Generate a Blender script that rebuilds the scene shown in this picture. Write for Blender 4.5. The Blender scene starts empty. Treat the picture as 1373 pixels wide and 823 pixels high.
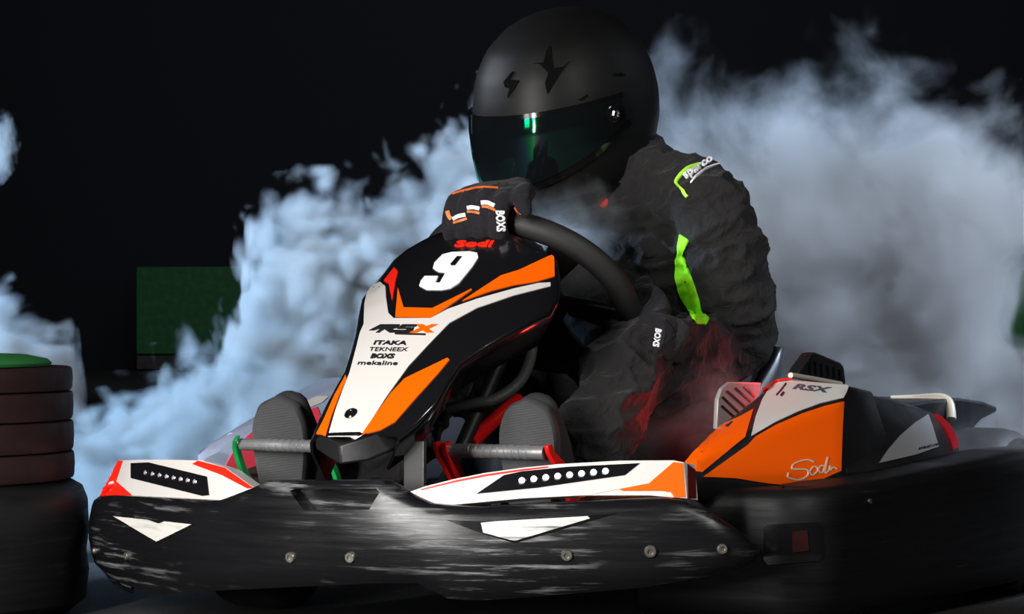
import bpy, bmesh, math, random
from mathutils import Vector, Matrix, noise
from mathutils.bvhtree import BVHTree
from mathutils.geometry import delaunay_2d_cdt
random.seed(7)
S = bpy.context.scene
COL = S.collection
R = math.radians
# ------------------------------------------------------------------ camera frame
FPX, CZ, CX, CY = 4050.0, 0.45, 686.5, 411.5
cam = bpy.data.cameras.new('camera'); cam.sensor_width = 36; cam.lens = FPX * 36 / 1373
cam.clip_end = 100
co = bpy.data.objects.new('camera', cam); COL.objects.link(co)
co.location = (0, 0, CZ); co.rotation_euler = (R(90), 0, 0); S.camera = co
CA, SA = math.cos(R(30)), math.sin(R(30))
X0 = -0.2553
def K(u, v, w):            # kart coordinates: u back from the bumper, v to the driver's left, w up
    return Vector((X0 + CA * v + SA * u, 4 + CA * u - SA * v, w))
def KD(u, v, w):           # a direction in kart coordinates
    return Vector((CA * v + SA * u, CA * u - SA * v, w))
def at(x, y, d):
    return Vector(((x - CX) * d / FPX, d, CZ + (CY - y) * d / FPX))
def ray(x, y):
    return Vector(((x - CX) / FPX, 1, (CY - y) / FPX))
def onv(x, y, v):          # where the sight line through a point of the photo meets the kart plane v = const
    k = (x - CX) / FPX
    u = (k * (4 - SA * v) - X0 - CA * v) / (SA - k * CA)
    d = 4 + CA * u - SA * v
    return u, v, CZ + (CY - y) * d / FPX
def KV(x, y, v): return K(*onv(x, y, v))
def onu(x, y, u):
    k = (x - CX) / FPX
    v = (k * (4 + CA * u) - X0 - SA * u) / (CA + k * SA)
    d = 4 + CA * u - SA * v
    return u, v, CZ + (CY - y) * d / FPX
def KU(x, y, u): return K(*onu(x, y, u))
def prj(P): return (CX + P.x * FPX / P.y, CY - (P.z - CZ) * FPX / P.y)
LV, UV, WV = KD(0, 1, 0), KD(1, 0, 0), Vector((0, 0, 1))

# ------------------------------------------------------------------ materials
def new_mat(name):
    m = bpy.data.materials.new(name); m.use_nodes = True
    nt = m.node_tree
    return m, nt, nt.nodes['Principled BSDF'], nt.nodes['Material Output']
def setp(b, **k):
    for n, v in k.items():
        n = n.replace('_', ' ')
        if isinstance(v, tuple) and len(v) == 3: v = (*v, 1)
        b.inputs[n].default_value = v
def M(name, col, rough=.5, metal=0, coat=0, bump=0, bscale=300, emit=None, estr=0, var=0, spec=.5):
    m, nt, b, out = new_mat(name)
    setp(b, Base_Color=col, Roughness=rough, Metallic=metal, Coat_Weight=coat, Coat_Roughness=.08, Specular_IOR_Level=spec)
    if emit: setp(b, Emission_Color=emit, Emission_Strength=estr)
    tc = nt.nodes.new('ShaderNodeTexCoord')
    if bump:
        n = nt.nodes.new('ShaderNodeTexNoise'); n.inputs['Scale'].default_value = bscale; n.inputs['Detail'].default_value = 3
        nt.links.new(tc.outputs['Object'], n.inputs['Vector'])
        bp = nt.nodes.new('ShaderNodeBump'); bp.inputs['Strength'].default_value = bump; bp.inputs['Distance'].default_value = .002
        nt.links.new(n.outputs['Fac'], bp.inputs['Height']); nt.links.new(bp.outputs['Normal'], b.inputs['Normal'])
    if var:
        n = nt.nodes.new('ShaderNodeTexNoise'); n.inputs['Scale'].default_value = 22; n.inputs['Detail'].default_value = 5
        nt.links.new(tc.outputs['Object'], n.inputs['Vector'])
        mr = nt.nodes.new('ShaderNodeMapRange'); mr.inputs['From Min'].default_value = .3; mr.inputs['From Max'].default_value = .7
        mr.inputs['To Min'].default_value = max(0, rough - var); mr.inputs['To Max'].default_value = min(1, rough + var)
        nt.links.new(n.outputs['Fac'], mr.inputs['Value']); nt.links.new(mr.outputs['Result'], b.inputs['Roughness'])
    return m
def scuffed(name, base, mark, thr=.58, amount=1.0, rough=.38, spec=.5):
    """black moulded plastic with long scrape marks"""
    m, nt, b, out = new_mat(name)
    N, Lk = nt.nodes, nt.links
    setp(b, Specular_IOR_Level=spec)
    tc = N.new('ShaderNodeTexCoord')
    def stretched(sx, sy, sz, scale, det, lo, hi):
        mp = N.new('ShaderNodeMapping'); mp.inputs['Scale'].default_value = (sx, sy, sz)
        Lk.new(tc.outputs['Object'], mp.inputs['Vector'])
        n = N.new('ShaderNodeTexNoise'); n.inputs['Scale'].default_value = scale; n.inputs['Detail'].default_value = det; n.inputs['Roughness'].default_value = .65
        Lk.new(mp.outputs['Vector'], n.inputs['Vector'])
        r = N.new('ShaderNodeMapRange'); r.inputs['From Min'].default_value = lo; r.inputs['From Max'].default_value = hi
        Lk.new(n.outputs['Fac'], r.inputs['Value'])
        return r.outputs['Result'], n.outputs['Fac']
    a, araw = stretched(6, 5, 90, 1.2, 8, thr, thr + .12)
    p, praw = stretched(5, 5, 9, 1.0, 3, .42, .62)
    mul = N.new('ShaderNodeMath'); mul.operation = 'MULTIPLY'; Lk.new(a, mul.inputs[0]); Lk.new(p, mul.inputs[1])
    m2 = N.new('ShaderNodeMath'); m2.operation = 'MULTIPLY'; Lk.new(mul.outputs[0], m2.inputs[0]); m2.inputs[1].default_value = amount
    mix = N.new('ShaderNodeMix'); mix.data_type = 'RGBA'
    mix.inputs['A'].default_value = (*base, 1); mix.inputs['B'].default_value = (*mark, 1)
    Lk.new(m2.outputs[0], mix.inputs['Factor']); Lk.new(mix.outputs['Result'], b.inputs['Base Color'])
    rr = N.new('ShaderNodeMapRange'); rr.inputs['From Min'].default_value = .3; rr.inputs['From Max'].default_value = .7
    rr.inputs['To Min'].default_value = rough - .1; rr.inputs['To Max'].default_value = rough + .15
    Lk.new(araw, rr.inputs['Value']); Lk.new(rr.outputs['Result'], b.inputs['Roughness'])
    bp = N.new('ShaderNodeBump'); bp.inputs['Strength'].default_value = .35; bp.inputs['Distance'].default_value = .0015
    Lk.new(araw, bp.inputs['Height']); Lk.new(bp.outputs['Normal'], b.inputs['Normal'])
    return m
def fabric(name, col):
    m, nt, b, out = new_mat(name)
    setp(b, Base_Color=col, Roughness=.85, Sheen_Weight=.06, Sheen_Roughness=.5, Specular_IOR_Level=.25)
    N, Lk = nt.nodes, nt.links
    tc = N.new('ShaderNodeTexCoord')
    n = N.new('ShaderNodeTexNoise'); n.inputs['Scale'].default_value = 38; n.inputs['Detail'].default_value = 6; n.inputs['Distortion'].default_value = .6
    Lk.new(tc.outputs['Object'], n.inputs['Vector'])
    w = N.new('ShaderNodeTexNoise'); w.inputs['Scale'].default_value = 900
    Lk.new(tc.outputs['Object'], w.inputs['Vector'])
    b1 = N.new('ShaderNodeBump'); b1.inputs['Strength'].default_value = .9; b1.inputs['Distance'].default_value = .012
    b2 = N.new('ShaderNodeBump'); b2.inputs['Strength'].default_value = .3; b2.inputs['Distance'].default_value = .0006
    Lk.new(n.outputs['Fac'], b1.inputs['Height']); Lk.new(w.outputs['Fac'], b2.inputs['Height'])
    Lk.new(b1.outputs['Normal'], b2.inputs['Normal']); Lk.new(b2.outputs['Normal'], b.inputs['Normal'])
    return m
def treaded(name, col, scale=60):
    m, nt, b, out = new_mat(name)
    setp(b, Base_Color=col, Roughness=.6)
    N, Lk = nt.nodes, nt.links
    tc = N.new('ShaderNodeTexCoord')
    mp = N.new('ShaderNodeMapping'); mp.inputs['Rotation'].default_value = (R(90), R(45), R(30))
    Lk.new(tc.outputs['Object'], mp.inputs['Vector'])
    br = N.new('ShaderNodeTexBrick'); br.inputs['Scale'].default_value = scale; br.inputs['Mortar Size'].default_value = .03
    br.inputs['Brick Width'].default_value = .9; br.inputs['Row Height'].default_value = .3
    Lk.new(mp.outputs['Vector'], br.inputs['Vector'])
    bp = N.new('ShaderNodeBump'); bp.inputs['Strength'].default_value = 1; bp.inputs['Distance'].default_value = .003; bp.invert = True
    Lk.new(br.outputs['Fac'], bp.inputs['Height']); Lk.new(bp.outputs['Normal'], b.inputs['Normal'])
    return m
BLACK = M('satin_black_plastic', (.010, .010, .011), .42, var=.08, bump=.05)
GLOSSBLK = M('gloss_black', (.006, .006, .007), .16, coat=.4)
SCUFF = scuffed('scuffed_bumper_plastic', (.006, .006, .007), (.24, .24, .25), .53, .8, .30, .38)
SCUFF2 = scuffed('worn_side_plastic', (.004, .004, .0045), (.10, .10, .10), .66, .5, .5, .25)
WHITE = M('white_vinyl', (.66, .63, .60), .32, coat=.3, var=.05)
ORANGE = M('fluorescent_orange_vinyl', (1.0, .115, .0), .38, coat=.08, spec=.3)
RED = M('bright_red_vinyl', (.95, .020, .008), .36, coat=.08, spec=.3)
PINK = M('hazed_red_vinyl', (.8, .06, .10), .35)  # red of the far pod, paled by smoke haze in the colour
GREYHAZE = M('hazed_grey_vinyl', (.34, .40, .56), .4)  # smoke haze over the far pod, put into its base colour
REDMET = M('red_anodised_metal', (.75, .010, .010), .32, metal=.2, coat=.5)
GREENMET = M('green_anodised_metal', (.010, .30, .07), .32, metal=.2, coat=.5)
STEEL = M('worn_steel', (.42, .42, .43), .30, metal=.7, bump=.15, bscale=120, var=.12)
SILVER = M('brushed_aluminium', (.52, .49, .48), .36, metal=.35, var=.06)
SILVERP = M('silver_paint', (.50, .50, .51), .38, metal=.4)
BOLT = M('zinc_bolt', (.33, .31, .27), .4, metal=.9)
RUBBER = M('black_rubber', (.014, .014, .014), .62, bump=.1, var=.1)
SOLE = treaded('moulded_shoe_sole', (.045, .045, .047), 90)
SHOE = M('black_suede', (.016, .016, .017), .8, bump=.3)
HOSE = M('grey_braided_hose', (.055, .055, .055), .55, bump=.5, bscale=260)
SUIT = fabric('black_race_suit', (.0145, .0138, .0142))
LIME = M('fluorescent_lime_cloth', (.33, 1.0, .006), .7, bump=.2, bscale=60)
LIMEL = M('lime_piping', (.45, .95, .06), .6)
WHITEPR = M('white_print', (.85, .85, .87), .5)
GLOVE = fabric('black_glove_fabric', (.010, .009, .012))
GLORANGE = M('orange_glove_stripe', (.9, .17, .03), .5)
GLWHITE = M('white_glove_patch', (.85, .83, .80), .45)
HELM = M('matte_black_helmet', (.0045, .0045, .0045), .50, coat=0, var=.03, spec=.22)
HELMG = M('gloss_black_trim', (.004, .004, .004), .12)
CHROME = M('chrome', (.8, .8, .8), .15, metal=1)
REDSPOT = M('red_patch', (.8, .01, .012), .6)
BEIGE = M('beige_lacquered_tube', (.62, .56, .46), .4)
LED = M('lit_led', (.9, .9, .9), .2, emit=(.95, .97, 1.0), estr=1.6)
LEDOFF = M('dim_led', (.5, .5, .55), .15, metal=.6, emit=(.75, .75, 1.0), estr=.15)
TAIL = M('red_tail_light_lens', (.55, .012, .02), .15, coat=1)
GREENLID = M('green_plastic_lid', (.022, .16, .035), .5, var=.1)
TYRE = M('barrier_tyre_rubber', (.017, .006, .006), .6, bump=.4, bscale=40, var=.1, spec=.25)  # reddish tint in the base colour stands in for a red reflection
BLOCK = scuffed('barrier_black_plastic', (.0045, .0045, .005), (.04, .04, .04), .6, .4, .5, .25)
def visor_mat():
    m, nt, b, out = new_mat('iridescent_dark_visor')
    setp(b, Base_Color=(.004, .005, .006), Roughness=.06, Specular_IOR_Level=.9, IOR=1.9, Specular_Tint=(.22, .85, .55),
         Thin_Film_Thickness=480.0, Thin_Film_IOR=1.9)
    tc = nt.nodes.new('ShaderNodeTexCoord'); n = nt.nodes.new('ShaderNodeTexNoise'); n.inputs['Scale'].default_value = 7; n.inputs['Detail'].default_value = 1
    nt.links.new(tc.outputs['Object'], n.inputs['Vector']); mr = nt.nodes.new('ShaderNodeMapRange'); mr.inputs['From Min'].default_value = .35; mr.inputs['From Max'].default_value = .65
    mr.inputs['To Min'].default_value = 380; mr.inputs['To Max'].default_value = 600; nt.links.new(n.outputs['Fac'], mr.inputs['Value']); nt.links.new(mr.outputs['Result'], b.inputs['Thin Film Thickness'])
    return m
VISOR = visor_mat()

# ------------------------------------------------------------------ building helpers
def finish(me, mat, smooth=35):
    if mat is not None: me.materials.append(mat)
    if smooth is not None:
        for p in me.polygons: p.use_smooth = True
        me.set_sharp_from_angle(angle=R(smooth))
def link(name, bm, mat, parent=None, smooth=35, recalc=True):
    if recalc: bmesh.ops.recalc_face_normals(bm, faces=bm.faces)
    me = bpy.data.meshes.new(name); bm.to_mesh(me); bm.free()
    finish(me, mat, smooth)
    o = bpy.data.objects.new(name, me); COL.objects.link(o)
    if parent is not None: adopt(o, parent)
    return o
def wmat(o):
    m = Matrix.LocRotScale(o.location, o.rotation_euler, o.scale)
    return m if o.parent is None else wmat(o.parent) @ o.matrix_parent_inverse @ m
def adopt(o, parent):
    o.parent = parent; o.matrix_parent_inverse = wmat(parent).inverted()
def bake(o):               # apply an object's modifiers
    dg = bpy.context.evaluated_depsgraph_get(); dg.update()
    me = bpy.data.meshes.new_from_object(o.evaluated_get(dg), depsgraph=dg)
    old = o.data; o.modifiers.clear(); o.data = me
    bpy.data.meshes.remove(old)
    return o
def bevel(o, w, seg=2, ang=30):
    m = o.modifiers.new('b', 'BEVEL'); m.width = w; m.segments = seg; m.limit_method = 'ANGLE'; m.angle_limit = R(ang)
    return o
def tag(o, label=None, cat=None, group=None, kind=None):
    for k, v in (('label', label), ('category', cat), ('group', group), ('kind', kind)):
        if v: o[k] = v
    return o
def empty(name, loc, rz=0):
    o = bpy.data.objects.new(name, None); COL.objects.link(o); o.location = loc; o.rotation_euler = (0, 0, rz)
    o.empty_display_size = .1
    return o
def tri(o):
    bm = bmesh.new(); bm.from_mesh(o.data); bmesh.ops.triangulate(bm, faces=bm.faces); bm.to_mesh(o.data); bm.free()
def bvh_of(*obs):
    for o in obs: tri(o)
    vs, ps = [], []
    for o in obs:
        b = len(vs); mw = wmat(o)
        vs += [mw @ v.co for v in o.data.vertices]
        ps += [tuple(b + i for i in p.vertices) for p in o.data.polygons]
    return BVHTree.FromPolygons(vs, ps)
def catmull(pts, n=6, closed=False):
    out = []; m = len(pts)
    g = (lambda i: pts[i % m]) if closed else (lambda i: pts[max(0, min(m - 1, i))])
    for i in range(m if closed else m - 1):
        p0, p1, p2, p3 = map(Vector, (g(i - 1), g(i), g(i + 1), g(i + 2)))
        for k in range(n):
            t = k / n
            out.append(.5 * ((2 * p1) + (p2 - p0) * t + (2 * p0 - 5 * p1 + 4 * p2 - p3) * t * t + (3 * p1 - p0 - 3 * p2 + p3) * t ** 3))
    if not closed: out.append(Vector(pts[-1]))
    return out
def inside(p, poly):
    c = False; n = len(poly); j = n - 1
    for i in range(n):
        a, b = poly[i], poly[j]
        if (a[1] > p[1]) != (b[1] > p[1]) and p[0] < (b[0] - a[0]) * (p[1] - a[1]) / (b[1] - a[1]) + a[0]: c = not c
        j = i
    return c
def hit(bvh, x, y, guess=4.3):
    d = ray(x, y); ln = d.length
    loc, nor, i, dist = bvh.ray_cast(Vector((0, 0, CZ)), d / ln)
    if loc is None:
        for rr in (1, 2, 3, 5, 8, 12, 18):          # just past the edge: take the depth of the nearest sight line that meets the surface
            best = None
            for k in range(12):
                a = k * math.pi / 6; dd = ray(x + rr * math.cos(a), y + rr * math.sin(a))
                l2, n2, i2, d2 = bvh.ray_cast(Vector((0, 0, CZ)), dd.normalized())
                if l2 is not None and (best is None or l2.y < best[0].y): best = (l2, n2)
            if best: loc, nor = best; loc = loc.lerp(at(x, y, loc.y), .6); break
        else: loc, nor, i, dist = bvh.find_nearest(at(x, y, guess))
    if nor.dot(d) > 0: nor = -nor
    return loc, nor
def grid_fill(poly, step):
    pts = []; n = len(poly)
    for i in range(n):
        a, b = Vector(poly[i][:2]), Vector(poly[(i + 1) % n][:2])
        k = max(1, int((b - a).length / step + .5))
        for j in range(k): pts.append(a.lerp(b, j / k))
    m = len(pts); ring = list(pts); edges = [(i, (i + 1) % m) for i in range(m)]
    xs = [p.x for p in pts]; ys = [p.y for p in pts]
    y = min(ys) + step * .5
    while y < max(ys):
        x = min(xs) + step * .5
        while x < max(xs):
            q = Vector((x, y))
            if inside(q, ring) and min((q - p).length for p in pts) > step * .45: pts.append(q)
            x += step
        y += step
    r = delaunay_2d_cdt(pts, edges, [], 1, 1e-5)
    return [Vector(v) for v in r[0]], [tuple(f) for f in r[2]]
def solid_sheet(name, V2, F2, bvh, mat, parent, off=.0012, back=None, guess=4.3, smooth=40):
    """lay a flat outline on a surface and give it thickness; back = vector of the thickness (default: just into the surface)"""
    bm = bmesh.new(); top, bot = [], []
    for p in V2:
        l, n = hit(bvh, p[0], p[1], guess)
        top.append(bm.verts.new(l + n * off))
        bot.append(bm.verts.new(l - n * .0015 if back is None else l + back))
    ed = {}
    for f in F2:
        try: bm.faces.new([top[i] for i in f]); bm.faces.new([bot[i] for i in reversed(f)])
        except ValueError: continue
        for a, b in zip(f, f[1:] + f[:1]):
            if (b, a) in ed: del ed[(b, a)]
            else: ed[(a, b)] = 1
    for a, b in ed:
        try: bm.faces.new((top[b], top[a], bot[a], bot[b]))
        except ValueError: pass
    for v in [v for v in bm.verts if not v.link_faces]: bm.verts.remove(v)
    return link(name, bm, mat, parent, smooth)
def decal(name, poly, bvh, mat, parent, step=7, off=.0012, curve=False, **k):
    if curve: poly = catmull(poly, 5, True)
    V2, F2 = grid_fill(poly, step)
    return solid_sheet(name, V2, F2, bvh, mat, parent, off, **k)
def text2d(s, bold=0.0, size=1.0):
    c = bpy.data.curves.new('t', 'FONT'); c.body = s; c.size = size; c.offset = bold; c.resolution_u = 3
    o = bpy.data.objects.new('t', c); COL.objects.link(o)
    dg = bpy.context.evaluated_depsgraph_get(); dg.update()
    me = bpy.data.meshes.new_from_object(o.evaluated_get(dg), depsgraph=dg)
    V2 = [(v.co.x, v.co.y) for v in me.vertices]; F2 = [tuple(p.vertices) for p in me.polygons]
    bpy.data.objects.remove(o); bpy.data.curves.remove(c); bpy.data.meshes.remove(me)
    x0, x1 = min(v[0] for v in V2), max(v[0] for v in V2); y0, y1 = min(v[1] for v in V2), max(v[1] for v in V2)
    return [((a - x0) / (x1 - x0), (b - y0) / (y1 - y0)) for a, b in V2], F2
def text(name, s, o, ex, ey, bvh, mat, parent, bold=.02, off=.0022, **k):
    """o: where the lower-left corner lies in the photo, ex / ey: along the line and up the letters"""
    V2, F2 = text2d(s, bold)
    P2 = [(o[0] + ex[0] * a + ey[0] * b, o[1] + ex[1] * a + ey[1] * b) for a, b in V2]
    return solid_sheet(name, P2, F2, bvh, mat, parent, off, **k)
def stroke2d(pts, w):
    """a ribbon of width w along points, as an outline"""
    P = [Vector(p[:2]) for p in pts]; A, B = [], []
    for i, p in enumerate(P):
        t = (P[min(i + 1, len(P) - 1)] - P[max(i - 1, 0)]).normalized(); n = Vector((-t.y, t.x)) * w / 2
        A.append(p + n); B.append(p - n)
    V2 = A + B; n = len(P)
    return V2, [(i, i + 1, n + i + 1, n + i) for i in range(n - 1)]
def ribbon(name, pts, w, bvh, mat, parent, off=.0022, n=6, **k):
    V2, F2 = stroke2d(catmull([(*p, 0) for p in pts], n), w)
    return solid_sheet(name, V2, F2, bvh, mat, parent, off, **k)

def frame_at(t, ref):
    t = t.normalized(); s = ref.cross(t)
    if s.length < 1e-4: s = Vector((1, 0, 0)).cross(t)
    s.normalize(); return s, t.cross(s)
def loft(bm, rings, closed=True, caps=True):
    vs = [[bm.verts.new(p) for p in r] for r in rings]
    for a, b in zip(vs, vs[1:]):
        n = len(a)
        for i in range(n if closed else n - 1):
            j = (i + 1) % n
            try: bm.faces.new((a[i], a[j], b[j], b[i]))
            except ValueError: pass
    if caps and closed:
        bm.faces.new(vs[0][::-1]); bm.faces.new(vs[-1])
    return vs
def tube(bm, pts, rad, seg=12, ref=Vector((0, 0, 1)), closed=False, flat=1.0):
    P = [Vector(p) for p in pts]; n = len(P); rings = []
    rr = rad if isinstance(rad, (list, tuple)) else [rad] * n
    for i, p in enumerate(P):
        a, b = (P[(i - 1) % n], P[(i + 1) % n]) if closed else (P[max(i - 1, 0)], P[min(i + 1, n - 1)])
        s, q = frame_at(b - a, ref)
        rings.append([p + (s * math.cos(2 * math.pi * k / seg) + q * math.sin(2 * math.pi * k / seg) * flat) * rr[i] for k in range(seg)])
    if closed: rings.append(rings[0]); 
    if closed:
        vs = [[bm.verts.new(p) for p in r] for r in rings[:-1]]; vs.append(vs[0])
        for a, b in zip(vs, vs[1:]):
            for i in range(seg): bm.faces.new((a[i], a[(i + 1) % seg], b[(i + 1) % seg], b[i]))
    else: loft(bm, rings)
def limb(bm, pts, seg=18, ref=Vector((0, 0, 1)), sub=5):
    """a tapering rounded limb; pts = (point, radius) or (point, r1, r2)"""
    q = [(Vector(p[0]), p[1], p[2] if len(p) > 2 else p[1]) for p in pts]
    C = catmull([p[0] for p in q], sub); Ra = catmull([(p[1], p[2], 0) for p in q], sub)
    rings = []; n = len(C)
    for i, c in enumerate(C):
        t = C[min(i + 1, n - 1)] - C[max(i - 1, 0)]
        s, b = frame_at(t, ref); r1, r2 = Ra[i].x, Ra[i].y; t = t.normalized()
        R_ = lambda c, f: [c + s * math.cos(2 * math.pi * k / seg) * r1 * f + b * math.sin(2 * math.pi * k / seg) * r2 * f for k in range(seg)]
        m = min(r1, r2)
        if i == 0: rings += [R_(c - t * m * .95, .3), R_(c - t * m * .7, .7), R_(c - t * m * .35, .93)]
        rings.append(R_(c, 1))
        if i == n - 1: rings += [R_(c + t * m * .35, .93), R_(c + t * m * .7, .7), R_(c + t * m * .95, .3)]
    loft(bm, rings)
def box(bm, c, ax, ay, az):
    vs = [bm.verts.new(c + ax * i + ay * j + az * k) for i in (-1, 1) for j in (-1, 1) for k in (-1, 1)]
    for f in ((0, 1, 3, 2), (4, 6, 7, 5), (0, 4, 5, 1), (2, 3, 7, 6), (0, 2, 6, 4), (1, 5, 7, 3)): bm.faces.new([vs[i] for i in f])
def prism(bm, outline, vec):
    a = [bm.verts.new(Vector(p)) for p in outline]; b = [bm.verts.new(Vector(p) + vec) for p in outline]; n = len(a)
    bm.faces.new(a); bm.faces.new(b[::-1])
    for i in range(n): bm.faces.new((a[i], b[i], b[(i + 1) % n], a[(i + 1) % n]))
def remesh(o, vox, smooth_it=6, fac=.5):
    m = o.modifiers.new('r', 'REMESH'); m.mode = 'VOXEL'; m.voxel_size = vox; m.use_smooth_shade = True
    if smooth_it:
        s = o.modifiers.new('s', 'SMOOTH'); s.factor = fac; s.iterations = smooth_it
    mats = list(o.data.materials)
    bake(o)
    if not o.data.materials:
        for mm in mats: o.data.materials.append(mm)
    for p in o.data.polygons: p.use_smooth = True; p.material_index = 0
    return o
def lathe(bm, prof, c, ax, seg=32, ref=Vector((0, 1, .01))):
    """prof: (radius, height along the axis ax)"""
    ax = ax.normalized(); s, q = frame_at(ax, ref)
    rings = [[c + ax * h + (s * math.cos(2 * math.pi * k / seg) + q * math.sin(2 * math.pi * k / seg)) * r for k in range(seg)] for r, h in prof]
    loft(bm, rings)
def disc_bolt(name, c, n, r, mat, parent, h=.004):
    bm = bmesh.new()
    lathe(bm, [(r, -.003), (r, h * .5), (r * .85, h), (r * .5, h), (r * .42, h * .45), (.0001, h * .45)], c, n, 14)
    return link(name, bm, mat, parent, 30)
#PARTS
# ================================================================== THE KART
kart = empty('go_kart', K(.6, 0, 0), R(30))
tag(kart, 'low orange, white and black racing go-kart numbered 9, driver seated in it', 'go-kart')
kc = bpy.data.objects.new   # (parts below are children of the kart)

def interp(tab, x):
    if x <= tab[0][0]: return tab[0][1]
    for (a, p), (b, q) in zip(tab, tab[1:]):
        if x <= b: return p + (q - p) * (x - a) / (b - a)
    return tab[-1][1]
HALF = [(0, 0), (.06, .001), (.12, .010), (.2, .032), (.3, .075), (.4, .125), (.47, .166), (.505, .197), (.522, .232), (.514, .262), (.49, .280)]
PLAN = [(-v * 1.055, u) for v, u in HALF[:0:-1]] + HALF
PLAN = [(p.x, p.y) for p in catmull([(v, u, 0) for v, u in PLAN], 4)]
def plan_normals(pl):
    out = []
    for i in range(len(pl)):
        a, b = pl[max(i - 1, 0)], pl[min(i + 1, len(pl) - 1)]
        t = Vector((b[0] - a[0], b[1] - a[1])).normalized(); out.append((t.y, -t.x))      # (nv, nu), pointing forward
    return out
PN = plan_normals(PLAN)
TOP = [(117, 666), (140, 664), (285, 672), (335, 653), (350, 645), (505, 645), (570, 676), (640, 681), (860, 669), (905, 668), (960, 690), (1000, 713), (1012, 724)]
BOT = [(117, 762), (140, 780), (190, 797), (300, 792), (500, 783), (555, 784), (600, 806), (660, 806), (860, 790), (1000, 766), (1012, 757)]
bm = bmesh.new(); rings = []
for (v, u), (nv, nu) in zip(PLAN, PN):
    P = K(u, v, .15); x, _ = prj(P)
    wt = CZ + (CY - interp(TOP, x)) * P.y / FPX; wb = CZ + (CY - interp(BOT, x)) * P.y / FPX
    if u > .24 and abs(v) < .515: k = (u - .24) / .04; wt -= .008 * k; wb += .006 * k
    h = wt - wb
    sec = [(-.045, wb + .01), (-.018, wb), (-.006, wb + .1 * h), (-.001, wb + .22 * h), (.004, wb + .45 * h), (.003, wb + .7 * h), (-.001, wb + .88 * h), (-.004, wb + .95 * h), (-.011, wt), (-.045, wt)]
    rings.append([K(u + nu * o, v + nv * o, w) for o, w in sec])
loft(bm, rings)
bumper = link('front_bumper', bm, SCUFF, kart, 50); bumper['label'] = 'scuffed black plastic front bumper'
# carry-handle slot cut into the middle of the bumper
bm = bmesh.new()
prism(bm, [KU(x, y, -.03) for x, y in ((370, 660), (376, 657), (484, 657), (489, 662), (478, 685), (392, 686))], UV * .058)
cut = link('cutter', bm, None)
md = bumper.modifiers.new('b', 'BOOLEAN'); md.object = cut; md.operation = 'DIFFERENCE'; md.solver = 'EXACT'
bake(bumper); bpy.data.objects.remove(cut)
for p in bumper.data.polygons: p.use_smooth = True
bumper.data.set_sharp_from_angle(angle=R(40))
B_BUMP = bvh_of(bumper)
WORNW = scuffed('worn_white_sticker', (.66, .64, .60), (.05, .045, .045), .50, .9, .4)
decal('sticker_recess', [(148, 690), (262, 703), (212, 729)], B_BUMP, GLOSSBLK, bumper, 6, .0008)
decal('triangle_sticker', [(153, 692), (200, 697), (214, 702), (222, 699), (258, 703), (211, 726)], B_BUMP, WORNW, bumper, 5, .0018)
decal('sticker_recess', [(598, 697), (648, 699), (790, 691), (828, 688), (690, 728), (640, 713)], B_BUMP, GLOSSBLK, bumper, 6, .0008)
decal('triangle_sticker', [(645, 701), (663, 699), (788, 692), (791, 695), (690, 725), (648, 714)], B_BUMP, WORNW, bumper, 5, .0018)
for x, y, r in ((171, 745, .006), (390, 747, .0075), (470, 747, .0075), (760, 744, .0078), (872, 739, .0082), (968, 736, .007), (128, 738, .005)):
    l, n = hit(B_BUMP, x, y); disc_bolt('bolt', l, n, r, BOLT, bumper)
# ---- lighting cowls on the bumper
bm = bmesh.new(); loft(bm, [[K(u - nu * .006 + .0, v - nv * .006, .12), K(u - nu * .085, v - nv * .085, .36)] for (v, u), (nv, nu) in zip(PLAN[4:-4], PN[4:-4])], closed=False)
cw = link('h', bm, None); B_COWL = bvh_of(cw); bpy.data.objects.remove(cw)
def cowl(outline, label):
    o = decal('headlight_cowl', outline, B_COWL, WHITE, kart, 9, 0, back=UV * .032 - WV * .004)
    o['label'] = label; return o, bvh_of(o)
cR, bR = cowl([(545, 661), (570, 652), (610, 642), (650, 634), (700, 627), (750, 622), (830, 617.5), (903, 617), (917, 620), (921, 668), (870, 664), (780, 664), (700, 668), (592, 678)], 'white headlight cowl with orange end, row of lit lamps')
decal('black_light_panel', [(639, 662), (676, 637), (700, 632), (760, 626), (858, 621), (838, 637), (720, 654)], bR, GLOSSBLK, cR, 7, .0012)
decal('orange_panel', [(903, 619.5), (916, 621), (919, 667), (870, 665.5), (777, 666), (870, 648)], bR, ORANGE, cR, 7, .001)
decal('red_edge', [(562, 656), (612, 643.5), (652, 635.7), (702, 628.7), (735, 625.2), (735, 627), (702, 631), (652, 638.3), (612, 646.3), (566, 657.2)], bR, RED, cR, 5, .0008)
for i in range(8):
    x = 700 + 16 * i; y = 644.7 - 12.7 * (i / 7) ** .9
    l, n = hit(bR, x, y); bm = bmesh.new(); lathe(bm, [(.0058, -.001), (.0058, .002), (.0042, .003), (.0042, .0022), (.0001, .0022)], l, n, 14)
    a = link('lamp_bezel', bm, CHROME, cR, 30); bm = bmesh.new(); lathe(bm, [(.0043, .0), (.0042, .003), (.003, .0042), (.0001, .0048)], l, n, 12); link('lamp_lens', bm, LED, cR)
decal('end_cap', [(921.5, 622), (932, 630), (933, 668), (922, 668)], bR, M('dark_red_end', (.10, .008, .006), .4), cR, 5, .001)
cL, bL = cowl([(131, 664), (146, 638), (158, 617), (210, 616), (270, 617), (303, 627), (342, 655), (287, 673), (200, 671)], 'white headlight cowl with red tip, row of dim lamps')
decal('black_light_panel', [(176, 621), (200, 620), (278, 639), (281, 664), (272, 665), (176, 641)], bL, GLOSSBLK, cL, 7, .0012)
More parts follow.
